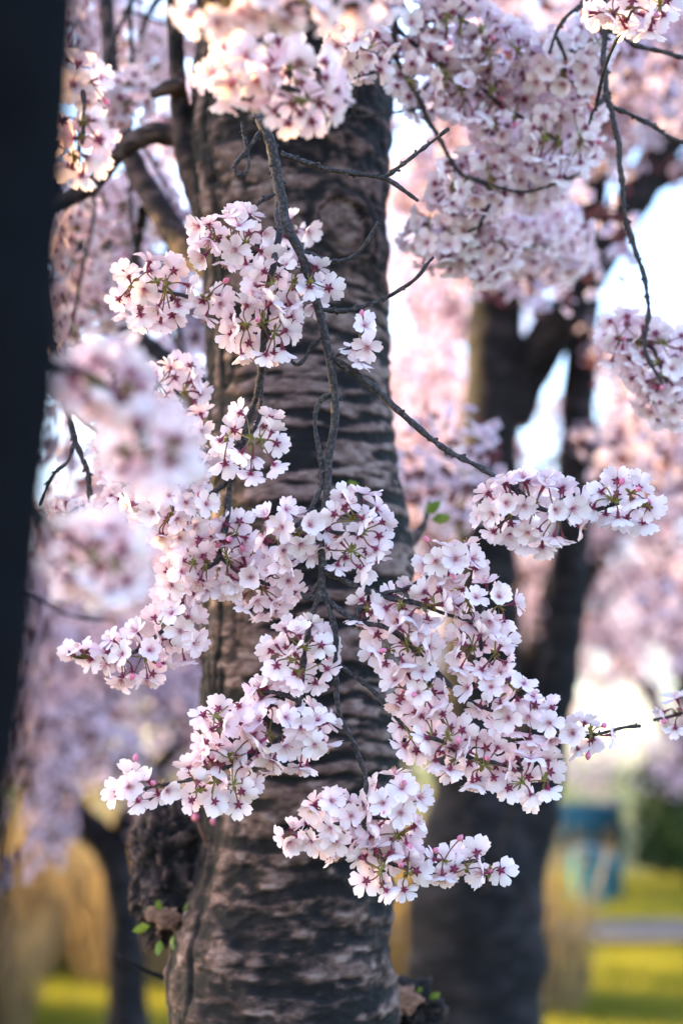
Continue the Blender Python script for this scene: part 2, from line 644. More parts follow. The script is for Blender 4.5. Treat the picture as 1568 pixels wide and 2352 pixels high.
        if RNG.random() < .45:
            for q in range(RNG.integers(1, 4)):
                sp = spurs[RNG.integers(len(spurs))]
                dq = RNG.normal(size=3)
                dq /= np.linalg.norm(dq)
                p0 = W(sp) + c
                p1 = p0 + dq * RNG.uniform(.016, .03)
                b.tube(np.array([p0, (p0 + p1) / 2 + [0, 0, .002], p1]), .0008, 5, 1, attr=.2)
                t = np.linspace(0, 1, 6)
                b.tube(p1 + dq * (t[:, None] * .009), np.array([.0012, .0028, .0034, .0032, .0022, .0006]), 6, 3)
        co = b.obj('flower_cluster', [TWIG, PEDICEL, BRACT, BUD], self.root, origin=c)
        for (p, nn, sc) in fl:
            M = Matrix.Translation(Vector(p)) @ orient(nn, RNG.uniform(0, 6.28)) @ Matrix.Scale(sc, 4)
            self.flowers.append((float(p @ FW), co, c, BLOSSOMS[RNG.integers(len(BLOSSOMS))], M))
        return co

    def finish(self, most=300):
        """the blossoms on the near side of the clusters are objects, hidden ones past the limit are joined"""
        self.flowers.sort(key=lambda f: f[0])
        rest = {}
        self.nb = len(self.flowers)
        for q, (z, co, c, me, M) in enumerate(self.flowers):
            if q < most:
                o = bpy.data.objects.new('blossom', me)
                COL.objects.link(o)
                o.parent = co
                o.matrix_local = M
            else:
                rest.setdefault(me.name, (me, []))[1].append(np.array(Matrix.Translation(Vector(c)) @ M))
        if rest:
            b = MB()
            for me, Ms in rest.values():
                V, groups = me_arrays(me)
                for M in Ms:
                    b.add(V @ M[:3, :3].T + M[:3, 3], groups[0][0], groups[0][1], groups[0][2])
                    base = b.n - len(V)
                    for F_, mi, _ in groups[1:]:
                        b.F.append(F_ + base)
                        b.M.append(np.full(len(F_), mi, np.int32))
            tag(b.obj('blossoms', [PETAL, CALYX, STAMEN, ANTHER], self.root), kind='stuff')


# ------------------------------------------------------------------ the big trees
def bark_trunk(C, r, sides, rough=1.0, knot=None, seed=0.0):
    """displaced trunk around a centre line; returns MB with a bark tone attribute"""
    C = np.asarray(C)
    k = len(C)
    th = np.linspace(0, 2 * math.pi, sides, endpoint=False)
    TH, H = np.meshgrid(th, C[:, 2])
    RR = np.repeat(r[:, None], sides, 1)
    x = np.cos(TH) * .15
    y = np.sin(TH) * .15
    P = np.stack([x.ravel(), y.ravel(), H.ravel()], -1) + seed
    warp = fbm(P * [4, 4, 4], 2) * .012
    Pw = P.copy()
    Pw[:, 2] += warp
    band = fbm(Pw * [13.0, 13.0, 60.0], 3, .6)
    strip = fbm(Pw * [26, 26, 130.0] + 9, 2)
    strip = strip + .9 * np.sin(Pw[:, 2] * 215 + 3.0 * fbm(P * [5, 5, 9], 2))
    grain = fbm(P * [70, 70, 130.0], 2)
    mott = fbm(P * [26, 26, 40.0] + 4, 3, .6)
    lump = fbm(P * [3.2, 3.2, 2.6], 2)
    cr = np.abs(fbm(P * [24, 24, 4.0] + 31, 3, .6))
    return TH, H, RR, P, band, strip, grain, mott, lump, cr


edges = [(-900, 440, 905), (-500, 438, 908), (-250, 440, 908), (0, 445, 908), (150, 440, 900), (300, 430, 893), (420, 440, 889), (520, 455, 888), (700, 470, 889), (860, 478, 891),
         (1000, 480, 899), (1120, 480, 915), (1230, 478, 938), (1300, 475, 948), (1400, 472, 940), (1550, 470, 926), (1700, 474, 916), (1850, 480, 907), (1980, 470, 899), (2070, 440, 893),
         (2150, 412, 891), (2250, 402, 898), (2352, 410, 912), (2600, 395, 935), (3000, 370, 970), (3900, 330, 1010), (4300, 300, 1050)]
TD = 2.10
Pc = np.array([at((l + r_) / 2, v, TD) for v, l, r_ in edges])
Rc = np.array([(r_ - l) / 2 * pxm(TD) for v, l, r_ in edges])
o_ = np.argsort(Pc[:, 2])
Pc, Rc = Pc[o_], Rc[o_]
zz = np.concatenate([np.linspace(0.0, 1.02, 40), np.arange(1.04, 2.74, .0030), np.linspace(2.76, min(3.6, Pc[-1, 2]), 30)])
Cx = np.interp(zz, Pc[:, 2], Pc[:, 0])
Rz = np.interp(zz, Pc[:, 2], Rc)
ker = np.hanning(31)
ker /= ker.sum()
sm = lambda a: np.convolve(np.pad(a, 15, 'edge'), ker, 'valid')
Cx, Rz = sm(Cx), sm(Rz)
YT = TD * math.cos(PITCH) - 0.02
Cy = YT - (zz - 1.87) * math.tan(PITCH) * 0.35
Ct = np.stack([Cx, Cy, zz], -1)
SID = 300
TH, H, RR, P, band, strip, grain, mott, lump, cr = bark_trunk(Ct, Rz, SID)
th, h = TH.ravel(), H.ravel()
thw = np.where(th > math.pi / 2, th - 2 * math.pi, th)
kn = at(790, 485, TD - .14)
lx = (thw + math.pi / 2) * .138
kx = kn[0] - np.interp(h, zz, Cx)
dx, dz = (lx - np.arcsin(np.clip(kx / .138, -.99, .99)) * .138) / .050, (h - kn[2]) / .046
dx = dx + .22 * dz
kr = np.hypot(dx, dz) + .10 * mott
km = np.exp(-(kr / 1.5) ** 4)
rings = np.cos(kr * 12.5 + 1.2 * mott) * sstep(.25, .7, kr) * sstep(1.9, 1.1, kr)
upper = sstep(2.13, 2.28, h) * (1 - km)          # mottled zone round the knot
lower = sstep(1.50, 1.30, h)
leftc = sstep(-1.9, -2.5, np.where(th > math.pi / 2, th - 2 * math.pi, th)) + sstep(.9, 1.4, h) * 0
sig = .62 * band + .30 * strip
base = sstep(-.32, .38, sig)
base = base * (1 - .75 * upper) + (.75 * upper) * sstep(-.25, .75, mott + .25 * band)
base = base * (1 - .55 * lower) + .55 * lower * sstep(-.2, .85, mott * .75 + .4 * band)
base = base * (1 - .6 * leftc) + .6 * leftc * sstep(.0, .9, cr)
kcol = np.where(kr < .8, .84 + .5 * mott, .40 + .42 * rings + .2 * mott)
base = base * (1 - km) + km * kcol
spots = sstep(.55, .8, fbm(P * [38, 38, 95.0] + 50, 2)) * (1 - km)
tone = np.clip(.04 + .74 * base + .22 * grain + .35 * spots, 0, 1)
disp = (.0042 * (base - .5) * (1 - upper * .3) + .0013 * grain + .0022 * mott * (.4 + upper + lower) + .006 * lump
        - .004 * leftc * sstep(.25, .0, cr))
disp = disp * (1 - km) + km * (.0045 * rings + .008 * np.exp(-((kr - 1.15) / .35) ** 2) + .004 * np.exp(-(kr / .6) ** 2) + .002 * mott)
rr = RR.ravel() + disp
flare = .10 * np.clip((.5 - h) / .5, 0, 1) ** 2 * (1 + .5 * np.sin(th * 5 + 1))
rr = rr + flare
V = np.stack([np.repeat(Cx, SID) + rr * np.cos(th), np.repeat(Cy, SID) + rr * np.sin(th), h], -1)
k = len(zz)
i = np.arange(k - 1)[:, None] * SID
j = np.arange(SID)[None, :]
F = np.stack([i + j, i + (j + 1) % SID, i + SID + (j + 1) % SID, i + SID + j], -1).reshape(-1, 4)
tb = MB()
tb.add(V, F, 0, tone)
main_tree = tag(empty('cherry_tree', (Cx[0], Cy[0], 0)), 'thick cherry trunk with banded grey-brown bark, round knot and burl behind the hanging blossoms', 'tree')
tb.obj('trunk', BARK, main_tree)


def limb(parent, pts, rad, m=BARK_FAR, step=.01, sides=14, name='limb', rough=.12):
    C, r = spline(pts, rad, step)
    s = np.arange(len(C)) * step
    b = MB()
    b.tube(C, r, sides)
    V = b.V[0]
    n_ = fbm(V * (1.2 / max(.01, np.mean(rad))), 3)
    cen = np.repeat(C, sides, 0)
    b.V[0] = cen + (V - cen) * (1 + rough * n_)[:, None]
    b.A[0] = np.clip(.50 + .35 * fbm(V * [60, 60, 150], 2), 0, 1)
    b.obj(name, m, parent)
    return C


kt = pxm(TD)
limb(main_tree, path([(520, 520), (460, 430), (425, 330), (408, 180), (400, 0), (392, -250), (380, -700)], TD + .02), np.array([60, 40, 26, 19, 18, 17, 13]) * kt, BARK)
limb(main_tree, path([(425, 195), (385, 200), (350, 218)], TD + .0), np.array([18, 17, 10]) * kt, BARK)
limb(main_tree, path([(460, 330), (400, 310), (340, 308), (270, 350), (215, 420), (120, 470), (0, 500)], TD + .03), np.array([34, 28, 24, 22, 20, 17, 14]) * kt, BARK)
limb(main_tree, path([(520, 640, .0), (420, 560, .08), (360, 470, .15), (300, 360, .22), (260, 220, .30), (240, -40, .4), (200, -400, .5)], TD + .06), np.array([36, 33, 31, 29, 24, 20, 16]) * kt, BARK)
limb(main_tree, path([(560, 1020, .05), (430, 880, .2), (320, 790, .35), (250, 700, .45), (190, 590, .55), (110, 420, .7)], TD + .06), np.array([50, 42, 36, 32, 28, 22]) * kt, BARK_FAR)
limb(main_tree, path([(880, 1290), (945, 1240, .02), (975, 1200, .05), (985, 1150, .09)], TD), np.array([30, 16, 7, 4]) * kt, BARK)
limb(main_tree, path([(700, -300), (640, -480, -.2), (560, -620, -.5), (450, -760, -.9), (300, -880, -1.3)], TD), np.array([90, 70, 52, 40, 30]) * kt, BARK, .02)
limb(main_tree, path([(720, -350), (900, -520, -.1), (1100, -640, -.25), (1350, -760, -.35), (1700, -900, -.5)], TD), np.array([90, 66, 50, 40, 28]) * kt, BARK, .02)

# burl on the trunk, lumpy and dark
bb = MB()
nu, nv = 150, 120
a = np.linspace(0, 2 * math.pi, nu, endpoint=False)
e = np.linspace(-math.pi / 2, math.pi / 2, nv)
A_, E_ = np.meshgrid(a, e)
D = np.stack([np.cos(A_) * np.cos(E_), np.sin(A_) * np.cos(E_), np.sin(E_)], -1).reshape(-1, 3)
bn = fbm(D * 2.3 + 3, 3)
bf = fbm(D * 9 + 8, 3, .6)
bg_ = fbm(D * 26 + 2, 3, .6)
sq = np.abs(D) ** .75 * np.sign(D)
Vb = sq * np.array([.080, .078, .094]) * (1 + .17 * bn + .10 * bf + .045 * bg_)[:, None]
cb = at(432, 1998, TD - .035)
Vb = Vb + cb
i = np.arange(nv - 1)[:, None] * nu
j = np.arange(nu)[None, :]
F = np.stack([i + j, i + (j + 1) % nu, i + nu + (j + 1) % nu, i + nu + j], -1).reshape(-1, 4)
bb.add(Vb, F, 0, np.clip(.30 + .34 * bf + .26 * bg_, 0, 1))
bb.obj('burl', BARK, main_tree)
# ragged lower stub
sb = MB()
Vs = sq * np.array([.046, .05, .040]) * (1 + .25 * bn + .12 * bf)[:, None] + at(930, 2325, TD - .03)
sb.add(Vs, F, 0, np.clip(.25 + .3 * bf, 0, 1))
sb.obj('branch_stub', BARK, main_tree)
for (u, v, s_, dd) in ((920, 2298, .018, -.085), (384, 2110, .013, -.125), (352, 2100, .009, -.125)):
    q = MB()
    Vq = D * np.array([s_ * 1.25, s_ * .8, s_ * .85]) * (1 + .35 * bn + .2 * bf + .06 * bg_)[:, None] + at(u, v, TD + dd)
    q.add(Vq, F, 0)
    q.obj('wood_scar', SCAR, main_tree)


def leaflet(b, p, d, L, wd, m):
    d = np.asarray(d, float)
    d /= np.linalg.norm(d)
    e_ = np.cross(d, [0.2, .9, .3])
    e_ /= np.linalg.norm(e_)
    h_ = np.cross(d, e_)
    b.add([p, p + d * L * .35 + e_ * wd - h_ * wd * .4, p + d * L * .75 + e_ * wd * .7, p + d * L, p + d * L * .75 - e_ * wd * .7, p + d * L * .35 - e_ * wd - h_ * wd * .4, p + d * L * .5 + h_ * wd * .3],
          [[0, 1, 6], [1, 2, 6], [2, 3, 6], [3, 4, 6], [4, 5, 6], [5, 0, 6]], m)


for (u, v, dx_, dz_, L) in ((345, 2128, -.8, -.2, .026), (362, 2100, .1, .9, .022), (425, 2108, .3, .9, .026), (428, 2140, .5, -.2, .02), (368, 2160, -.1, -.8, .022), (350, 2110, -.4, .8, .018), (985, 2300, .6, .5, .022), (960, 2290, .2, .9, .016), (395, 2150, .2, -.9, .022), (990, 1195, .9, .1, .03), (975, 1180, .7, .5, .03), (790, 1112, .9, -.1, .022)):
    q = MB()
    p0 = at(u, v, TD - (.125 if u < 800 else .06) - (.02 if v < 2000 and u < 800 else 0))
    leaflet(q, p0, [dx_, -.3, dz_], L, L * .27, 0)
    q.obj('leaf', LEAF, main_tree)
# pink buds on the burl
q = MB()
p0 = at(478, 1950, TD - .115)
for (u, v) in ((452, 1885), (490, 1895), (512, 1898)):
    p1 = at(u, v, TD - .135)
    q.tube(np.array([p0, p0 * .5 + p1 * .5 + [0, -.004, 0], p1]), [.0022, .0016, .0014], 6, 0)
    t = np.linspace(0, 1, 7)
    dq = (p1 - p0) / np.linalg.norm(p1 - p0)
    q.tube(p1 + dq * (t[:, None] * .013), np.array([.0016, .0042, .0056, .0058, .005, .003, .0006]), 8, 1)
q.obj('bud_spray', [SCAR, BUD], main_tree)
limb(main_tree, path([(392, 2252), (340, 2232), (268, 2192)], TD - .08), [.0042, .0030, .0012], BARK_FAR, .005, 7, 'shoot')

# dark trunk close to the camera
FD = .55
fp = [(-430, 2900), (-320, 2300), (-232, 1700), (-165, 1000), (-128, 400), (-112, 0), (-112, -600), (-130, -1500)]
Pf = path(fp, FD)
kf = pxm(FD)
# follow the line down to the soil
Pf = np.vstack([[Pf[0] + np.array([-.10, .02, -(Pf[0][2] - .6)])], Pf])
Pf = np.vstack([[Pf[0] + np.array([-.06, .02, -.62])], Pf])
near_tree = tag(empty('cherry_tree', (Pf[0][0], Pf[0][1], 0)), 'dark leaning trunk, almost black, close beside the branches', 'tree')
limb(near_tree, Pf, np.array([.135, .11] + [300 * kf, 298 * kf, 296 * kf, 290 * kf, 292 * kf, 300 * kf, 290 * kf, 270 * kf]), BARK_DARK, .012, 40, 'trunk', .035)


# ------------------------------------------------------------------ background trees
def flower_template(seed):
    rg = np.random.default_rng(seed)
    V, F, A = [], [], []
    for p in range(5):
        a = p * 2 * math.pi / 5
        L = 1.0
        e = .35 + rg.normal(0, .12)
        for (x, y, t) in ((.06, 0, 0), (.6, -.42, .7), (1.0, 0, 1), (.6, .42, .7)):
            xx, z = x * L * math.cos(e), x * L * math.sin(e) + (.1 if y else 0)
            V.append([xx * math.cos(a) - y * math.sin(a), xx * math.sin(a) + y * math.cos(a), z])
            A.append(t)
        F.append([p * 4, p * 4 + 1, p * 4 + 2, p * 4 + 3])
    return np.array(V), np.array(F), np.array(A)


FT = flower_template(1)
# simpler flower for crowns beyond the lawn: one triangle per petal
FT2 = (np.delete(FT[0], np.arange(2, 20, 4), 0) * [1.22, 1.22, 1.0], np.arange(15).reshape(5, 3), np.delete(FT[2], np.arange(2, 20, 4)))


def rand_rot(n, rg):
    q = rg.normal(size=(n, 4))
    q /= np.linalg.norm(q, axis=1)[:, None]
    a, b, c, d = q.T
    return np.stack([np.stack([a * a + b * b - c * c - d * d, 2 * b * c - 2 * a * d, 2 * b * d + 2 * a * c], -1),
                     np.stack([2 * b * c + 2 * a * d, a * a - b * b + c * c - d * d, 2 * c * d - 2 * a * b], -1),
                     np.stack([2 * b * d - 2 * a * c, 2 * c * d + 2 * a * b, a * a - b * b - c * c + d * d], -1)], 1)


def blossom_mass(name, cen, rad, per, size, parent, seed=0, m=None, FT=FT):
    rg = np.random.default_rng(seed)
    cen = np.asarray(cen)
    n = len(cen) * per
    d = rg.normal(size=(n, 3))
    d /= np.linalg.norm(d, axis=1)[:, None]
    rad = np.broadcast_to(np.asarray(rad, float), (len(cen),))
    pos = np.repeat(cen, per, 0) + d * (np.repeat(rad, per) * rg.uniform(.45, 1.0, n))[:, None]
    Rm = rand_rot(n, rg)
    sz = size * rg.uniform(.8, 1.15, n)
    V = np.einsum('nij,kj->nki', Rm, FT[0]) * sz[:, None, None] + pos[:, None, :]
    nvv = len(FT[0])
    F = (FT[1][None] + (np.arange(n) * nvv)[:, None, None]).reshape(-1, FT[1].shape[1])
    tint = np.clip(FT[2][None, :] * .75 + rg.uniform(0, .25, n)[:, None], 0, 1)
    tint[rg.random(n) < .32] *= .1      # darkened to stand for pedicels, bracts and shade among the flowers
    tint = tint.ravel()
    b = MB()
    b.add(V.reshape(-1, 3), F, 0, tint)
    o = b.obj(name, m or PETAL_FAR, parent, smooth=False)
    return o


def cherry(base, h, spread, label, seed, r=.16, fork=1.6, limbs=6, flowers=14000, size=.024, clump=.16, droop=1.0, skeleton=None, low=1.5, extra=None):
    """background cherry: trunk, limbs that arch out and droop, one crown of blossom"""
    rg = np.random.default_rng(seed)
    base = np.array([base[0], base[1], 0.0])
    t = tag(empty('cherry_tree', base), label, 'tree', 'cherry trees in the park')
    lean = rg.normal(0, .12, 2)
    top = base + np.array([lean[0], lean[1], fork])
    if skeleton is None:
        limb(t, np.array([base + [0, 0, -.05], base + [0, 0, .25], (base + top) / 2 + [rg.normal(0, .04), 0, 0], top]), [r * 1.5, r * 1.05, r * .95, r * .9], BARK_FAR, .06, 16, 'trunk')
    cl = []
    for q in range(limbs):
        a = q * 2 * math.pi / limbs + rg.normal(0, .3)
        out = spread * rg.uniform(.7, 1.05)
        hh = (h - fork) * rg.uniform(.55, 1.0)
        dirv = np.array([math.cos(a), math.sin(a), 0])
        p = [top - [0, 0, .1], top + dirv * out * .25 + [0, 0, hh * .45], top + dirv * out * .6 + [0, 0, hh * .85], top + dirv * out + [0, 0, hh * .9]]
        C = limb(t, np.array(p), [r * .62, r * .45, r * .28, r * .12], BARK_FAR, .08, 9)
        for s in range(7):
            i0 = int(len(C) * rg.uniform(.25, .98))
            a2 = a + rg.normal(0, .9)
            ln = spread * rg.uniform(.25, .55)
            dv = np.array([math.cos(a2), math.sin(a2), 0])
            dr = droop * rg.uniform(.2, 1.0)
            q0 = C[min(i0, len(C) - 1)]
            pe = q0 + dv * ln + [0, 0, .25 * ln - dr * (q0[2] - low) * .75]
            pm = (q0 + pe) / 2 + [0, 0, .25 * ln + .12]
            Ct_, _ = spline([q0, pm, pe], [1, 1, 1], .12)
            limb(t, np.array([q0, pm, pe]), [r * .2, r * .13, r * .06], BARK_FAR, .1, 6, 'twig')
            kk = len(Ct_)
            for z in range(kk):
                if rg.random() < .55:
                    cl.append(Ct_[z] + rg.normal(0, .09, 3))
        for z in range(0, len(C), 2):
            if z > len(C) * .35:
                cl.append(C[z] + rg.normal(0, .12, 3))
    cl = np.array(cl)
    if extra is not None:
        cl = np.vstack([cl, extra])
    per = max(6, int(.9 * flowers / len(cl)))
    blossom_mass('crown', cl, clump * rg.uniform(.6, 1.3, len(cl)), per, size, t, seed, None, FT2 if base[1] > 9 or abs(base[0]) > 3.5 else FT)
    return t


# out-of-view crown of the dark near tree, placed to block sun from the branches
rg = np.random.default_rng(55)
for e_ in ((-1.6, 1.3, 3.3), (-2.6, 2.2, 3.6), (-1.5, 2.9, 3.5), (-1.3, -.4, 3.6)):
    e_ = np.array(e_)
    st = np.array([Pf[-2][0], Pf[-2][1], 2.15])
    limb(near_tree, np.array([st, st * .55 + e_ * .45 + [0, 0, .35], e_ + [0, 0, .1], e_ * 1.12 + [0, 0, -.5]]), [.05, .035, .022, .008], BARK_DARK, .04, 10)
cl = np.stack([rg.uniform(-3.3, -1.05, 95), rg.uniform(.2, 3.4, 95), rg.uniform(1.9, 4.3, 95)], -1)
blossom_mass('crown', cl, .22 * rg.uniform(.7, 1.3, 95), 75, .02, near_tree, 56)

# blossom carried by the limbs of the banded trunk
rg = np.random.default_rng(66)
cl = [at(rg.uniform(30, 470), rg.uniform(-250, 1150), rg.uniform(2.9, 4.0)) for z in range(95)]
cl += [at(rg.uniform(-300, 1500), rg.uniform(-900, -420), rg.uniform(1.6, 3.2)) for z in range(60)]
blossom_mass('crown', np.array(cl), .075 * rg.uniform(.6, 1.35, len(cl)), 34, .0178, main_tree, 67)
for (u0, v0, u1, v1, u2, v2) in ((250, 560, 180, 700, 150, 980), (330, 480, 300, 700, 330, 960), (120, 430, 90, 600, 110, 900), (400, -50, 330, 60, 300, 260), (250, 200, 180, 330, 170, 520), (380, 620, 410, 760, 440, 900)):
    limb(main_tree, path([(u0, v0, .3), (u1, v1, .6), (u2, v2, .75)], TD), [.009, .006, .003], BARK_FAR, .02, 7, 'twig')

# twin-stemmed tree behind, on the right of the trunk
B2 = 4.75
k2 = pxm(B2)
pb2 = at(1090, 2352, B2)
t2 = tag(empty('cherry_tree', (pb2[0], pb2[1], 0)), 'twin-stemmed dark cherry tree standing just behind the banded trunk', 'tree', 'cherry trees in the park')
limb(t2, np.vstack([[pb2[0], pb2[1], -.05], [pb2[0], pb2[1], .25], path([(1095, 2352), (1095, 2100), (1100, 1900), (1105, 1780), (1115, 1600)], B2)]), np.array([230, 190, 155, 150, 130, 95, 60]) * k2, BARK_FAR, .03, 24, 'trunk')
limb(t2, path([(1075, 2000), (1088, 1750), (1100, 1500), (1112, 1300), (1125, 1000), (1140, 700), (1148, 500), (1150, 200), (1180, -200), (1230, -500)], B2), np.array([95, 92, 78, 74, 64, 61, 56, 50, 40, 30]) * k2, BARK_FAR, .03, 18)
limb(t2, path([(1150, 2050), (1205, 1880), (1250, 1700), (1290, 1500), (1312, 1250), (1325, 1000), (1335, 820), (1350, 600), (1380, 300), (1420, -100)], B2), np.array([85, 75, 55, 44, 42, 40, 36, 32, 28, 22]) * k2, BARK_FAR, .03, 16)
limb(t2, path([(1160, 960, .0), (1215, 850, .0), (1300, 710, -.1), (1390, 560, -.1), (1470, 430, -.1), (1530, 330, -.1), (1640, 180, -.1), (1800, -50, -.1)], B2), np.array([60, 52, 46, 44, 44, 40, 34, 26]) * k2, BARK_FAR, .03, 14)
limb(t2, path([(1470, 430), (1560, 390), (1700, 350), (1900, 250)], B2 - .1), np.array([30, 26, 24, 18]) * k2, BARK_FAR, .03, 12)
limb(t2, path([(1330, 1150), (1400, 1060), (1470, 1030), (1568, 990), (1700, 930)], B2 - .15), np.array([30, 24, 22, 20, 14]) * k2, BARK_FAR, .03, 12)
for pts in ([(1250, 1640), (1180, 1700), (1060, 1850)], [(1235, 2100), (1180, 2010), (1120, 1960), (1060, 1850)], [(1120, 2050), (1170, 1900), (1205, 1720), (1215, 1600)]):
    limb(t2, path(pts, B2 - .28), np.array([12, 12, 11, 8][:len(pts)]) * k2, BARK_FAR, .03, 8, 'twig')
rg = np.random.default_rng(77)
cl = []
for (u, v, ru, rv, d, n_) in ((1250, 250, 330, 330, 4.2, 40), (1050, 500, 130, 260, 4.6, 12), (1250, 550, 120, 110, 3.4, 12), (1480, 130, 160, 180, 4.0, 20), (1000, -300, 700, 350, 4.4, 50), (1600, -100, 400, 400, 4.4, 40), (1480, 1010, 130, 70, 4.4, 12), (1010, 1120, 50, 60, 3.2, 3), (1440, 800, 60, 90, 5, 5), (1540, 1380, 60, 200, 5.2, 8)):
    for q in range(n_):
        g = rg.normal(0, .5, 3)
        cl.append(at(u + g[0] * ru, v + g[1] * rv, d + g[2] * .8))
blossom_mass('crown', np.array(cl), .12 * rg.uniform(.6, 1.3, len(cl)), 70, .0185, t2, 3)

# slim tree behind on the other side
B3 = 7.0
k3 = pxm(B3)
pb3 = at(295, 2352, B3)
t3 = tag(empty('cherry_tree', (pb3[0], pb3[1], 0)), 'slim dark cherry tree with an arched limb behind the burl', 'tree', 'cherry trees in the park')
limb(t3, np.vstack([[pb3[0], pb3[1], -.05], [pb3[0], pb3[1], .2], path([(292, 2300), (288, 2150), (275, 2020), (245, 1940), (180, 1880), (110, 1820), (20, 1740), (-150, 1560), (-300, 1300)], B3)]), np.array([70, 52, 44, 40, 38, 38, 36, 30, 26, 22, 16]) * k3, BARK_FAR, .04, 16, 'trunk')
limb(t3, path([(270, 2000), (285, 1900), (330, 1800), (400, 1720), (440, 1600), (470, 1400), (500, 1100)], B3), np.array([30, 26, 22, 20, 18, 16, 12]) * k3, BARK_FAR, .04, 10)
limb(t3, path([(110, 1820), (150, 1720), (230, 1640), (300, 1560), (420, 1680)], B3 - .3), np.array([20, 14, 12, 10, 6]) * k3, BARK_FAR, .04, 10)
limb(t3, path([(-150, 1560), (60, 1380), (180, 1400), (330, 1560)], B3 - .5), np.array([16, 12, 10, 5]) * k3, BARK_FAR, .04, 8)
cl = []
for (u, v, ru, rv, d, n_) in ((200, 1450, 330, 220, 6.5, 60), (120, 1650, 200, 120, 6.5, 22), (330, 1680, 160, 110, 6.2, 16), (50, 1900, 130, 90, 6.2, 10), (430, 1900, 60, 50, 7.4, 5), (200, 1000, 350, 330, 7.0, 40), (200, 500, 400, 300, 7, 40), (350, 1880, 60, 60, 6.6, 5)):
    for q in range(n_):
        g = rg.normal(0, .5, 3)
        cl.append(at(u + g[0] * ru, v + g[1] * rv, d + g[2] * 1.2))
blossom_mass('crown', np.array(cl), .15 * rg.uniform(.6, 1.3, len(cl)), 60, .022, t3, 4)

FAR = [((-4.3, 16.3), 5.5, 2.3, 'wide cherry tree past the slim arched tree', 14000, 1.7),
       ((-1.2, 18.0), 6.0, 2.8, 'cherry tree straight behind the banded trunk across the lawn', 14000, 1.7),
       ((4.4, 19.5), 5.6, 2.8, 'low cherry tree beyond the gravel path, past the twin stems', 14000, 1.6),
       ((-4.4, 3.2), 6.0, 2.3, 'dense unseen cherry tree added to shade the hanging branches from the side', 34000, 1.7),  # added out of view to keep direct sun off the hanging branches
       ((-8.6, 9.6), 5.6, 2.3, 'unseen cherry tree added to shade the near strip of lawn', 16000, 1.2),  # unseen shade tree, put in on the sun side of the lawn
       ((-6.5, 20.0), 6.5, 3.2, 'cherry tree far behind the slim arched tree', 12000, 1.8),
       ((0.8, 24.0), 7.0, 3.6, 'tall cherry tree at the far end of the lawn', 14000, 1.6),
       ((8.2, 26.0), 7.0, 3.4, 'cherry tree behind the dark evergreen shrub', 12000, 1.8),
       ((4.6, 8.2), 5.4, 2.3, 'cherry tree standing on the lawn beside the twin stems', 12000, 2.2),
       ((1.25, 10.4), 5.4, 2.3, 'bright cherry tree hidden behind the twin stems', 30000, 1.9),
       ((-5.3, 7.0), 6.0, 2.0, 'unseen cherry tree added to throw shade on the twin stems', 15000, 1.3),  # added outside the view as a sun blocker for the twin stems
       ((-6.5, 30.0), 8.5, 4.6, 'very tall cherry tree beyond the fence past the slim tree', 12000, 1.5),
       ((2.5, 32.0), 9.5, 5.0, 'tallest cherry tree beyond the railing fence', 14000, 1.5),
       ((10.5, 34.0), 9.0, 5.0, 'broad cherry tree beyond the fence and shrubs', 12000, 1.5)]
for q, (b_, h_, s_, lab, nf, lw) in enumerate(FAR):
    ex = None
    if 'low cherry' in lab:
        rg = np.random.default_rng(42)
        ex = np.array([at(rg.uniform(1230, 1640), 1250 + 560 * rg.random() ** .8, rg.uniform(12.5, 19)) for z in range(90)])
    if 'wide cherry' in lab:
        rg = np.random.default_rng(43)
        ex = np.array([at(rg.uniform(-150, 480), 1250 + 620 * rg.random(), rg.uniform(12.5, 18)) for z in range(70)])
    if 'hidden behind' in lab:
        rg = np.random.default_rng(41)
        ex = np.array([at(rg.uniform(870, 1080), rg.uniform(420, 1180), rg.uniform(7.5, 11)) for z in range(150)] + [at(rg.uniform(1180, 1620), rg.uniform(700, 1350), rg.uniform(8.5, 11)) for z in range(44)])
    cherry(b_, h_, s_, lab, 200 + q, extra=ex, flowers=nf, size=.026 if b_[1] < 12 else (.036 if b_[1] < 28 else .07), clump=.17 if b_[1] < 12 else (.22 if b_[1] < 28 else .45), low=lw)

# clumps of dry upright stems catching the sun
DRY = plain('dry_stems', [(0.3, (0.17, 0.11, 0.06)), (0.7, (0.42, 0.29, 0.13))], 6.0, 0.6, trans=0.45)
DRYS = [(-2.75, 9.0, 1.45, 'dry golden stems behind the slim arched tree'), (-3.3, 10.9, 1.6, 'tallest dry stem clump beside the slim tree'),
        (-1.40, 10.1, 1.45, 'sunlit dry golden stems seen under the burl'), (.36, 9.7, 1.5, 'sunlit golden stems showing between banded trunk and twin stems'),
        (-2.1, 7.9, .9, 'short dry stems at the foot of the slim tree'), (-2.25, 10.6, 1.35, 'dry stems close behind the slim arched tree'), (-2.75, 12.0, 1.3, 'dry stems at the near edge of the path'), (-1.75, 11.4, 1.2, 'dry stems between the slim tree and the path'), (-3.6, 8.6, 1.3, 'dry stem clump below the dense shading tree'), (1.05, 9.0, 1.15, 'low dry stems added behind the twin stems to shade the lawn')]  # last clump is added behind the twin stems to cast shade on the lawn
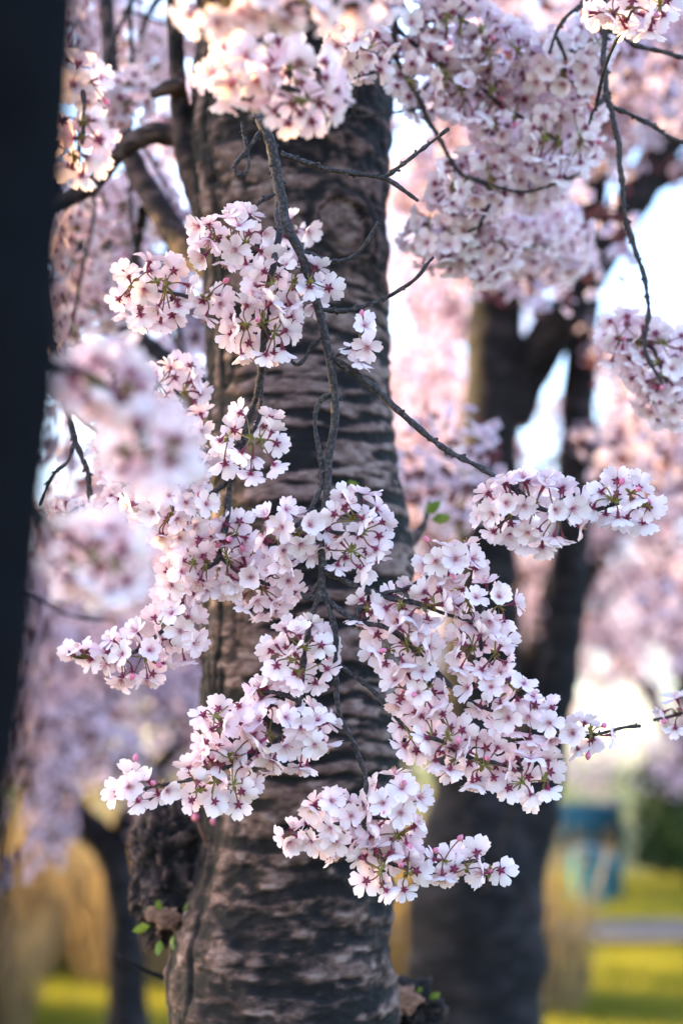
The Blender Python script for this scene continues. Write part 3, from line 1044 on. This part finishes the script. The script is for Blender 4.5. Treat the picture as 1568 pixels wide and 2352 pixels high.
for q, (x, y, h_, lab) in enumerate(DRYS):
    o = tag(empty('dry_shrub', (x, y, 0)), lab, 'shrub', 'dry golden stem clumps')
    b = MB()
    rg = np.random.default_rng(900 + q)
    for z in range(380):
        a = rg.uniform(0, 6.283)
        r_ = .42 * math.sqrt(rg.random())
        p0 = np.array([x + r_ * math.cos(a), y + r_ * math.sin(a), -.02])
        hh = h_ * rg.uniform(.3, 1.1)
        p2 = p0 + [rg.normal(0, .16) * hh + .25 * r_ * math.cos(a), rg.normal(0, .16) * hh + .25 * r_ * math.sin(a), hh]
        a2 = rg.uniform(0, 3.14)
        e_ = np.array([math.cos(a2), math.sin(a2), 0]) * rg.uniform(.004, .012)
        pm_ = (p0 + p2) / 2 + [0, 0, .05]
        b.add([p0 - e_ * .6, p0 + e_ * .6, pm_ + e_, pm_ - e_], [[0, 1, 2, 3]], 0)
        b.add([pm_ - e_, pm_ + e_, p2], [[0, 1, 2]], 0)
    tag(b.obj('stems', DRY, o, smooth=False), kind='stuff')

# dark evergreens behind everything
for q, (x, y, h_, w_, lab) in enumerate(((-11.5, 34, 8.5, 2.4, 'broad dark evergreen beyond the far cherry trees'), (-7.4, 36, 7.2, 2.2, 'dark evergreen beside the broad far one'),
                                    (-3.4, 37, 8.0, 2.3, 'rounded dark evergreen behind the railing fence'), (.4, 38, 6.5, 2.2, 'low dark evergreen behind the tallest cherry tree'),
                                    (13.0, 40, 8.0, 2.6, 'large dark evergreen past the broad far cherry'))):
    rg = np.random.default_rng(700 + q)
    c = np.array([x, y, 0.0])
    o = tag(empty('evergreen_tree', c), lab, 'tree', 'evergreens behind the park')
    limb(o, np.array([c + [0, 0, -.1], c + [0, 0, h_ * .3], c + [.1, 0, h_ * .8]]), [.22, .18, .06], BARK_FAR, .2, 9, 'trunk')
    d = rg.normal(size=(170, 3))
    d /= np.linalg.norm(d, axis=1)[:, None]
    cen = c + [0, 0, h_ * .53] + d * np.array([w_, w_, h_ * .5]) * rg.uniform(.45, 1, (170, 1))
    cen[:, 2] = np.maximum(cen[:, 2], .3)
    blossom_mass('crown', cen, .55, 40, .14, o, 700 + q, EVERGREEN, FT2)

# evergreen shrub, bins, fence beyond the path
def shrub(px_, label, h, wd, seed):
    rg = np.random.default_rng(seed)
    c = np.array(px_)
    o = tag(empty('evergreen_shrub', c), label, 'shrub')
    limb(o, np.array([c + [0, 0, -.05], c + [0, 0, .3], c + [.05, 0, h * .6]]), [.06, .05, .03], BARK_FAR, .06, 8, 'trunk')
    d = rg.normal(size=(90, 3))
    d /= np.linalg.norm(d, axis=1)[:, None]
    cen = c + [0, 0, h * .5] + d * np.array([wd, wd, h * .5]) * rg.uniform(.5, 1, (90, 1))
    cen[:, 2] = np.maximum(cen[:, 2], .12)
    blossom_mass('crown', cen, .22, 60, .05, o, seed, EVERGREEN)


shrub((4.1, 17.0, 0), 'dark green evergreen shrub beyond the path by the fence', 1.75, .65, 5)
shrub((-2.65, 5.95, 0), 'tall evergreen shrub added out of view to shade the twin stems', 2.6, .8, 8)  # unseen, added to keep low sun off the base of the twin stems
shrub((6.3, 19.0, 0), 'rounded green shrub further along the fence', 1.4, .9, 6)


def litter_bin(x, y, label, s, m):
    o = tag(empty('litter_bin', (x, y, 0)), label, 'bin')
    b = MB()
    z = np.array([.0, .02, .80, .82]) * s
    b.tube(np.stack([z * 0 + x, z * 0 + y, z], -1), np.array([.22, .24, .29, .29]) * s, 20, 0)
    b.obj('body', m, o)
    b = MB()
    z = np.array([.84, .88, .96, 1.0]) * s
    b.tube(np.stack([z * 0 + x, z * 0 + y, z], -1), np.array([.31, .32, .25, .10]) * s, 20, 0)
    b.obj('lid', TEAL_DARK, o)
    b = MB()
    b.box((x, y - .30 * s, .72 * s), (.30 * s, .03, .10 * s))
    b.obj('slot', TEAL_DARK, o)


g1 = at(1352, 2075, 14.6)
litter_bin(g1[0], g1[1], 'bright teal litter bin on the grass beyond the path', .66, TEAL)
g1 = at(1400, 2090, 15.2)
litter_bin(g1[0], g1[1], 'dark teal litter bin beside the bright teal one', .5, TEAL_DARK)
nbx = at(1330, 1900, 17.0)
nb = tag(empty('notice_board', (nbx[0], nbx[1], 0)), 'low dark teal notice board on two posts behind the bins', 'notice board')
for s in (-1, 1):
    b = MB()
    b.box((nbx[0] + s * .42, nbx[1], .55), (.07, .07, 1.1))
    b.obj('post', METAL, nb)
b = MB()
b.box((nbx[0], nbx[1] - .06, .75), (1.0, .04, .5))
b.obj('panel', TEAL_DARK, nb)

fence = tag(empty('park_fence', (0, 20, 0)), 'low grey metal railing fence with upright bars beyond the lawn', 'fence')
fm = MB()
fm.box((0, 0, .5), (.03, .03, 1.0))
fme = fm.mesh('fence_bar', [METAL], False)
for q in range(110):
    o = bpy.data.objects.new('fence_bar', fme)
    COL.objects.link(o)
    o.parent = fence
    o.location = (-11 + q * .2, 0, 0)
for z in (.25, .95):
    b = MB()
    b.box((0, 20 - .035, z), (22, .03, .05))
    b.obj('rail', METAL, fence)

# ------------------------------------------------------------------ hanging branches
def thin(v=1.0):
    return .0031 * v


m = Branch('bare-topped sharp hanging branch running down the middle of the banded trunk, ending in dense blossom', FOCUS)
m.twig([(470, -760, .12), (520, -420, .10), (528, -150, .08), (545, 60, .04), (578, 235, .02), (608, 290), (628, 350), (640, 430), (656, 500), (672, 550), (692, 590), (718, 650), (735, 715), (745, 765), (758, 830), (770, 930), (763, 1000), (755, 1060), (748, 1160), (735, 1230), (742, 1300), (738, 1345), (735, 1380)], .0068, .0042, nubs=.4)
m.twig([(738, 1345), (722, 1400), (712, 1430), (700, 1505), (690, 1600), (665, 1680), (600, 1725), (520, 1765), (400, 1800), (330, 1812)], .0040, .0020)
m.twig([(740, 1345), (752, 1390), (768, 1450), (773, 1540), (780, 1640), (818, 1730), (842, 1800), (835, 1870), (850, 1950), (930, 1995), (1020, 1985), (1110, 1975)], .0036, .0020)
m.twig([(740, 1312), (800, 1340), (860, 1362), (930, 1380), (1010, 1405), (1090, 1430)], .0036, .0022)
m.twig([(865, 1364), (930, 1355), (965, 1335), (1040, 1290)], .0026, .0018)
m.twig([(745, 1372), (790, 1408), (830, 1430), (890, 1445), (950, 1490), (1000, 1540), (1060, 1600), (1110, 1625), (1220, 1650), (1320, 1690), (1430, 1672), (1470, 1668)], .0036, .0016)
m.twig([(774, 1525), (850, 1580), (900, 1640), (950, 1685), (1000, 1700), (1080, 1740), (1200, 1770)], .0030, .0020)
m.twig([(762, 820), (830, 868), (920, 948), (1010, 1025), (1120, 1085), (1170, 1115), (1240, 1170), (1340, 1180), (1430, 1150)], .0042, .0026)
m.twig([(645, 352), (740, 385), (880, 410), (960, 460)], .0034, .0022)
m.twig([(880, 408), (960, 350), (1030, 295)], .0030, .0018)
m.twig([(695, 575), (760, 600), (820, 580), (868, 510)], .0028, .0016)
m.twig([(735, 712), (800, 712), (870, 692), (940, 650), (995, 590)], .0032, .0020)
m.twig([(605, 290), (570, 345), (537, 380), (550, 402), (570, 380), (560, 300), (555, 280)], .0028, .0014, nubs=2)
m.twig([(742, 772), (715, 800), (700, 828), (680, 838), (650, 815)], .0028, .0018)
m.twig([(768, 900), (735, 920), (722, 970), (736, 1060), (735, 1120), (700, 1190), (650, 1230)], .0030, .0022)
m.twig([(765, 822), (785, 810), (815, 795)], .0028, .0016)
m.twig([(738, 1330), (705, 1375), (692, 1360)], .0028, .0018, nubs=2)
for c in ((670, 652, 98, 72), (832, 790, 42, 54, -.01, 1.0), (660, 1232, 82, 72), (815, 1225, 78, 105),
          (692, 1505, 86, 88), (662, 1690, 106, 92), (602, 1592, 30, 28),
          (1040, 1292, 78, 56), (960, 1388, 92, 52), (1110, 1392, 82, 62), (925, 1482, 86, 66), (1105, 1495, 76, 72), (838, 1402, 28, 44),
          (960, 1590, 72, 62), (1140, 1590, 86, 56), (990, 1690, 86, 66), (1085, 1745, 88, 66), (1215, 1650, 86, 60), (1330, 1690, 82, 42), (1215, 1785, 72, 70),
          (1220, 1175, 122, 98), (1435, 1155, 92, 66),
          (760, 1895, 72, 88), (905, 1880, 74, 108), (890, 1990, 84, 74), (668, 1922, 16, 26), (1020, 1985, 42, 42), (1095, 1985, 70, 44),
          (520, 1690, 76, 84), (498, 1795, 92, 76), (330, 1812, 74, 48)):
    m.cluster(*c)

b2 = Branch('hanging branch whose clusters overlap the trunk edge above and beside the middle twig', FOCUS + .05)
b2.twig([(560, -740, .12), (600, -300, .12), (590, 60, .10), (620, 330, .04), (640, 480, .0), (640, 540, -.03), (630, 600, -.05), (612, 700, -.05), (602, 830, -.03), (590, 900, -.02), (575, 950), (545, 1060), (528, 1110), (520, 1200), (500, 1290)], .0048, .0034)
b2.twig([(600, 840), (602, 900), (592, 970), (560, 1020), (510, 1030)], .0032, .0020)
b2.twig([(634, 590), (600, 570), (545, 560)], .0030, .0020)
b2.twig([(622, 640), (560, 670), (490, 690), (350, 665)], .0032, .0018)
b2.twig([(640, 440), (600, 465), (578, 495), (550, 540)], .0028, .0018)
b2.twig([(500, 1290), (430, 1335), (405, 1420), (300, 1500), (190, 1510), (158, 1500)], .0034, .0018)
b2.twig([(505, 1280), (560, 1320), (620, 1345)], .0030, .0020)
b2.twig([(535, 1095), (490, 1130), (450, 1150), (400, 1170)], .0030, .0020)
for c in ((530, 548, 92, 72, -.04), (350, 668, 92, 84, -.02), (490, 700, 42, 44, -.02), (598, 750, 86, 82, -.06), (575, 1020, 86, 86, -.03, .62), (490, 1295, 92, 78), (600, 1340, 92, 78), (415, 1335, 58, 66), (400, 1422, 58, 52),
          (310, 1512, 82, 72), (412, 1475, 54, 54), (188, 1508, 38, 36), (540, 1225, 46, 46), (395, 1170, 112, 80), (460, 1030, 46, 90, .02), (672, 525, 46, 34, .12)):
    b2.cluster(*c)

b3 = Branch('branch with a dark bare arching twig beside the dark near trunk, blossoms at its end', FOCUS + .18)
b3.twig([(60, -560), (70, 0), (90, 500), (112, 760), (135, 860), (152, 930), (172, 1010), (200, 1080), (212, 1165), (260, 1200), (330, 1180)], .0050, .0030)
b3.twig([(150, 925), (230, 1000), (300, 1060), (360, 1000), (400, 900)], .0032, .0020)
b3.twig([(172, 1010), (155, 1060), (120, 1090), (90, 1160)], .0028, .0018)
for c in ((400, 895, 76, 74, -.04), (290, 1060, 80, 60), (160, 1180, 52, 44), (250, 1180, 66, 56), (330, 1120, 80, 66, -.05), (430, 1110, 60, 60, -.05)):
    b3.cluster(*c)

bm = Branch('very blurred branch of large soft pink blossoms close to the dark near trunk', 1.02)
bm.twig([(60, -1100), (30, 0), (40, 500), (80, 800), (240, 880), (340, 1030)], .0050, .0030)
bm.twig([(60, 780), (60, 1000), (90, 1180), (220, 1280)], .0040, .0025)
for c in ((245, 875, 108, 90), (345, 1030, 112, 96), (222, 1285, 112, 96)):
    bm.cluster(*c, dens=1.7)

bl = Branch('blurred branch of blossoms hiding the top of the banded trunk', 1.36)
bl.twig([(640, -900, .0), (620, -400), (560, -60), (540, 80), (560, 170), (690, 210)], .0046, .0028)
bl.twig([(600, -300, -.1), (700, -80, -.16), (760, 10, -.16), (860, 0, -.16)], .0040, .0025)
for c in ((510, 15, 110, 60, -.16), (660, 5, 110, 70, -.18), (800, 0, 110, 70, -.14), (545, 172, 96, 82), (690, 208, 100, 102), (610, 120, 60, 50)):
    bl.cluster(*c)

bk = Branch('upper branch of softly blurred blossoms beside the top of the banded trunk', 1.98)
bk.twig([(880, -650), (900, -200), (905, 50), (915, 140), (960, 220), (985, 280), (1015, 330), (1060, 400), (1130, 440), (1100, 520)], .0046, .0026)
bk.twig([(905, 60), (1000, 140), (1080, 180), (1150, 240), (1230, 290), (1290, 330)], .0036, .0022)
bk.twig([(900, -40), (1020, 20), (1130, 90)], .0036, .0022)
bk.twig([(980, 245), (880, 262), (790, 270), (720, 290)], .0022, .0014)
bk.twig([(1060, 400), (1200, 440), (1330, 400)], .0026, .0018)
for c in ((820, 115, 82, 74, -.12), (930, 60, 80, 70), (985, 190, 84, 84, 0, .7), (1060, 70, 92, 86), (1150, 130, 84, 84), (1090, 220, 80, 70), (1180, 290, 90, 80, .03), (1280, 330, 92, 90), (1080, 430, 92, 80), (1170, 400, 88, 70, .05), (1030, 540, 106, 88, .05), (1110, 570, 88, 76, .08), (1280, 560, 80, 90, .30), (1190, 560, 80, 70, .25), (1230, 420, 76, 70, .1)):
    bk.cluster(*c)

bj = Branch('long thin bare twig hanging over the pale sky, with a blossom bunch at its tip', 1.86)
bj.twig([(1400, -700), (1390, -250), (1386, 40), (1392, 200), (1406, 260), (1425, 380), (1433, 490), (1468, 600), (1490, 710), (1480, 800), (1520, 880)], .0048, .0026)
bj.twig([(1398, 212), (1365, 250), (1352, 285)], .0034, .0020)
bj.twig([(1406, 245), (1490, 285), (1568, 325), (1660, 350)], .0032, .0024)
bj.twig([(1388, -200), (1340, 0), (1440, 90), (1568, 130), (1660, 150)], .0036, .0024)
bj.twig([(1345, 0), (1285, 60), (1262, 120)], .0032, .0022)
for c in ((1440, 780, 70, 66, .06), (1510, 830, 84, 94, .06), (1535, 920, 70, 66, .08), (1300, 150, 92, 84, .1), (1240, 180, 60, 60, .15), (1450, 25, 106, 60, -.3), (1345, 240, 50, 50, .15), (1350, 110, 60, 60, .1)):
    bj.cluster(*c)

bn_ = Branch('softly blurred blossom sprays hanging behind, by the limbs at the fork of the banded trunk', 2.35)
bn_.twig([(310, -350), (300, 0), (305, 200), (300, 450), (312, 600)], .0042, .0024)
bn_.twig([(300, 0), (230, 200), (215, 480), (190, 610), (160, 760)], .0038, .0022)
bn_.twig([(300, 300), (380, 420), (395, 500)], .0030, .0020)
bn_.twig([(-60, 1320, .1), (60, 1365, .1), (150, 1410, .1), (240, 1425, .1), (262, 1428, .1)], .0034, .0016)
bn_.twig([(312, 560), (345, 700), (400, 780), (430, 870)], .0032, .0020)
for c in ((300, 225, 56, 60, -.1), (240, 255, 60, 60, -.1), (190, 190, 60, 60, -.9), (190, 330, 70, 90, -.95), (250, 480, 90, 70, .1), (180, 570, 66, 90, .05), (330, 450, 60, 70, .2), (390, 500, 46, 56), (190, 700, 80, 66, .1), (150, 770, 60, 60), (290, 590, 66, 70, .3), (270, 740, 40, 30, .1), (170, 90, 60, 66, .4), (290, 80, 56, 60, .5), (360, 130, 50, 66, .4), (440, 70, 60, 60, .1), (500, 130, 40, 50, .05)):
    bn_.cluster(*c)

be = Branch('small blossom tuft on a thin twig reaching in beside the pale bokeh', 1.78)
be.twig([(1900, 1500), (1700, 1590), (1560, 1640), (1500, 1655)], .0034, .0016)
be.cluster(1552, 1640, 36, 44)
for x in (m, b2, b3, bm, bl, bk, bj, bn_, be):
    x.finish()
print('blossoms per branch', [x.nb for x in (m, b2, b3, bm, bl, bk, bj, bn_, be)])
for o in bpy.data.objects:
    if '_w' in o:
        del o['_w']
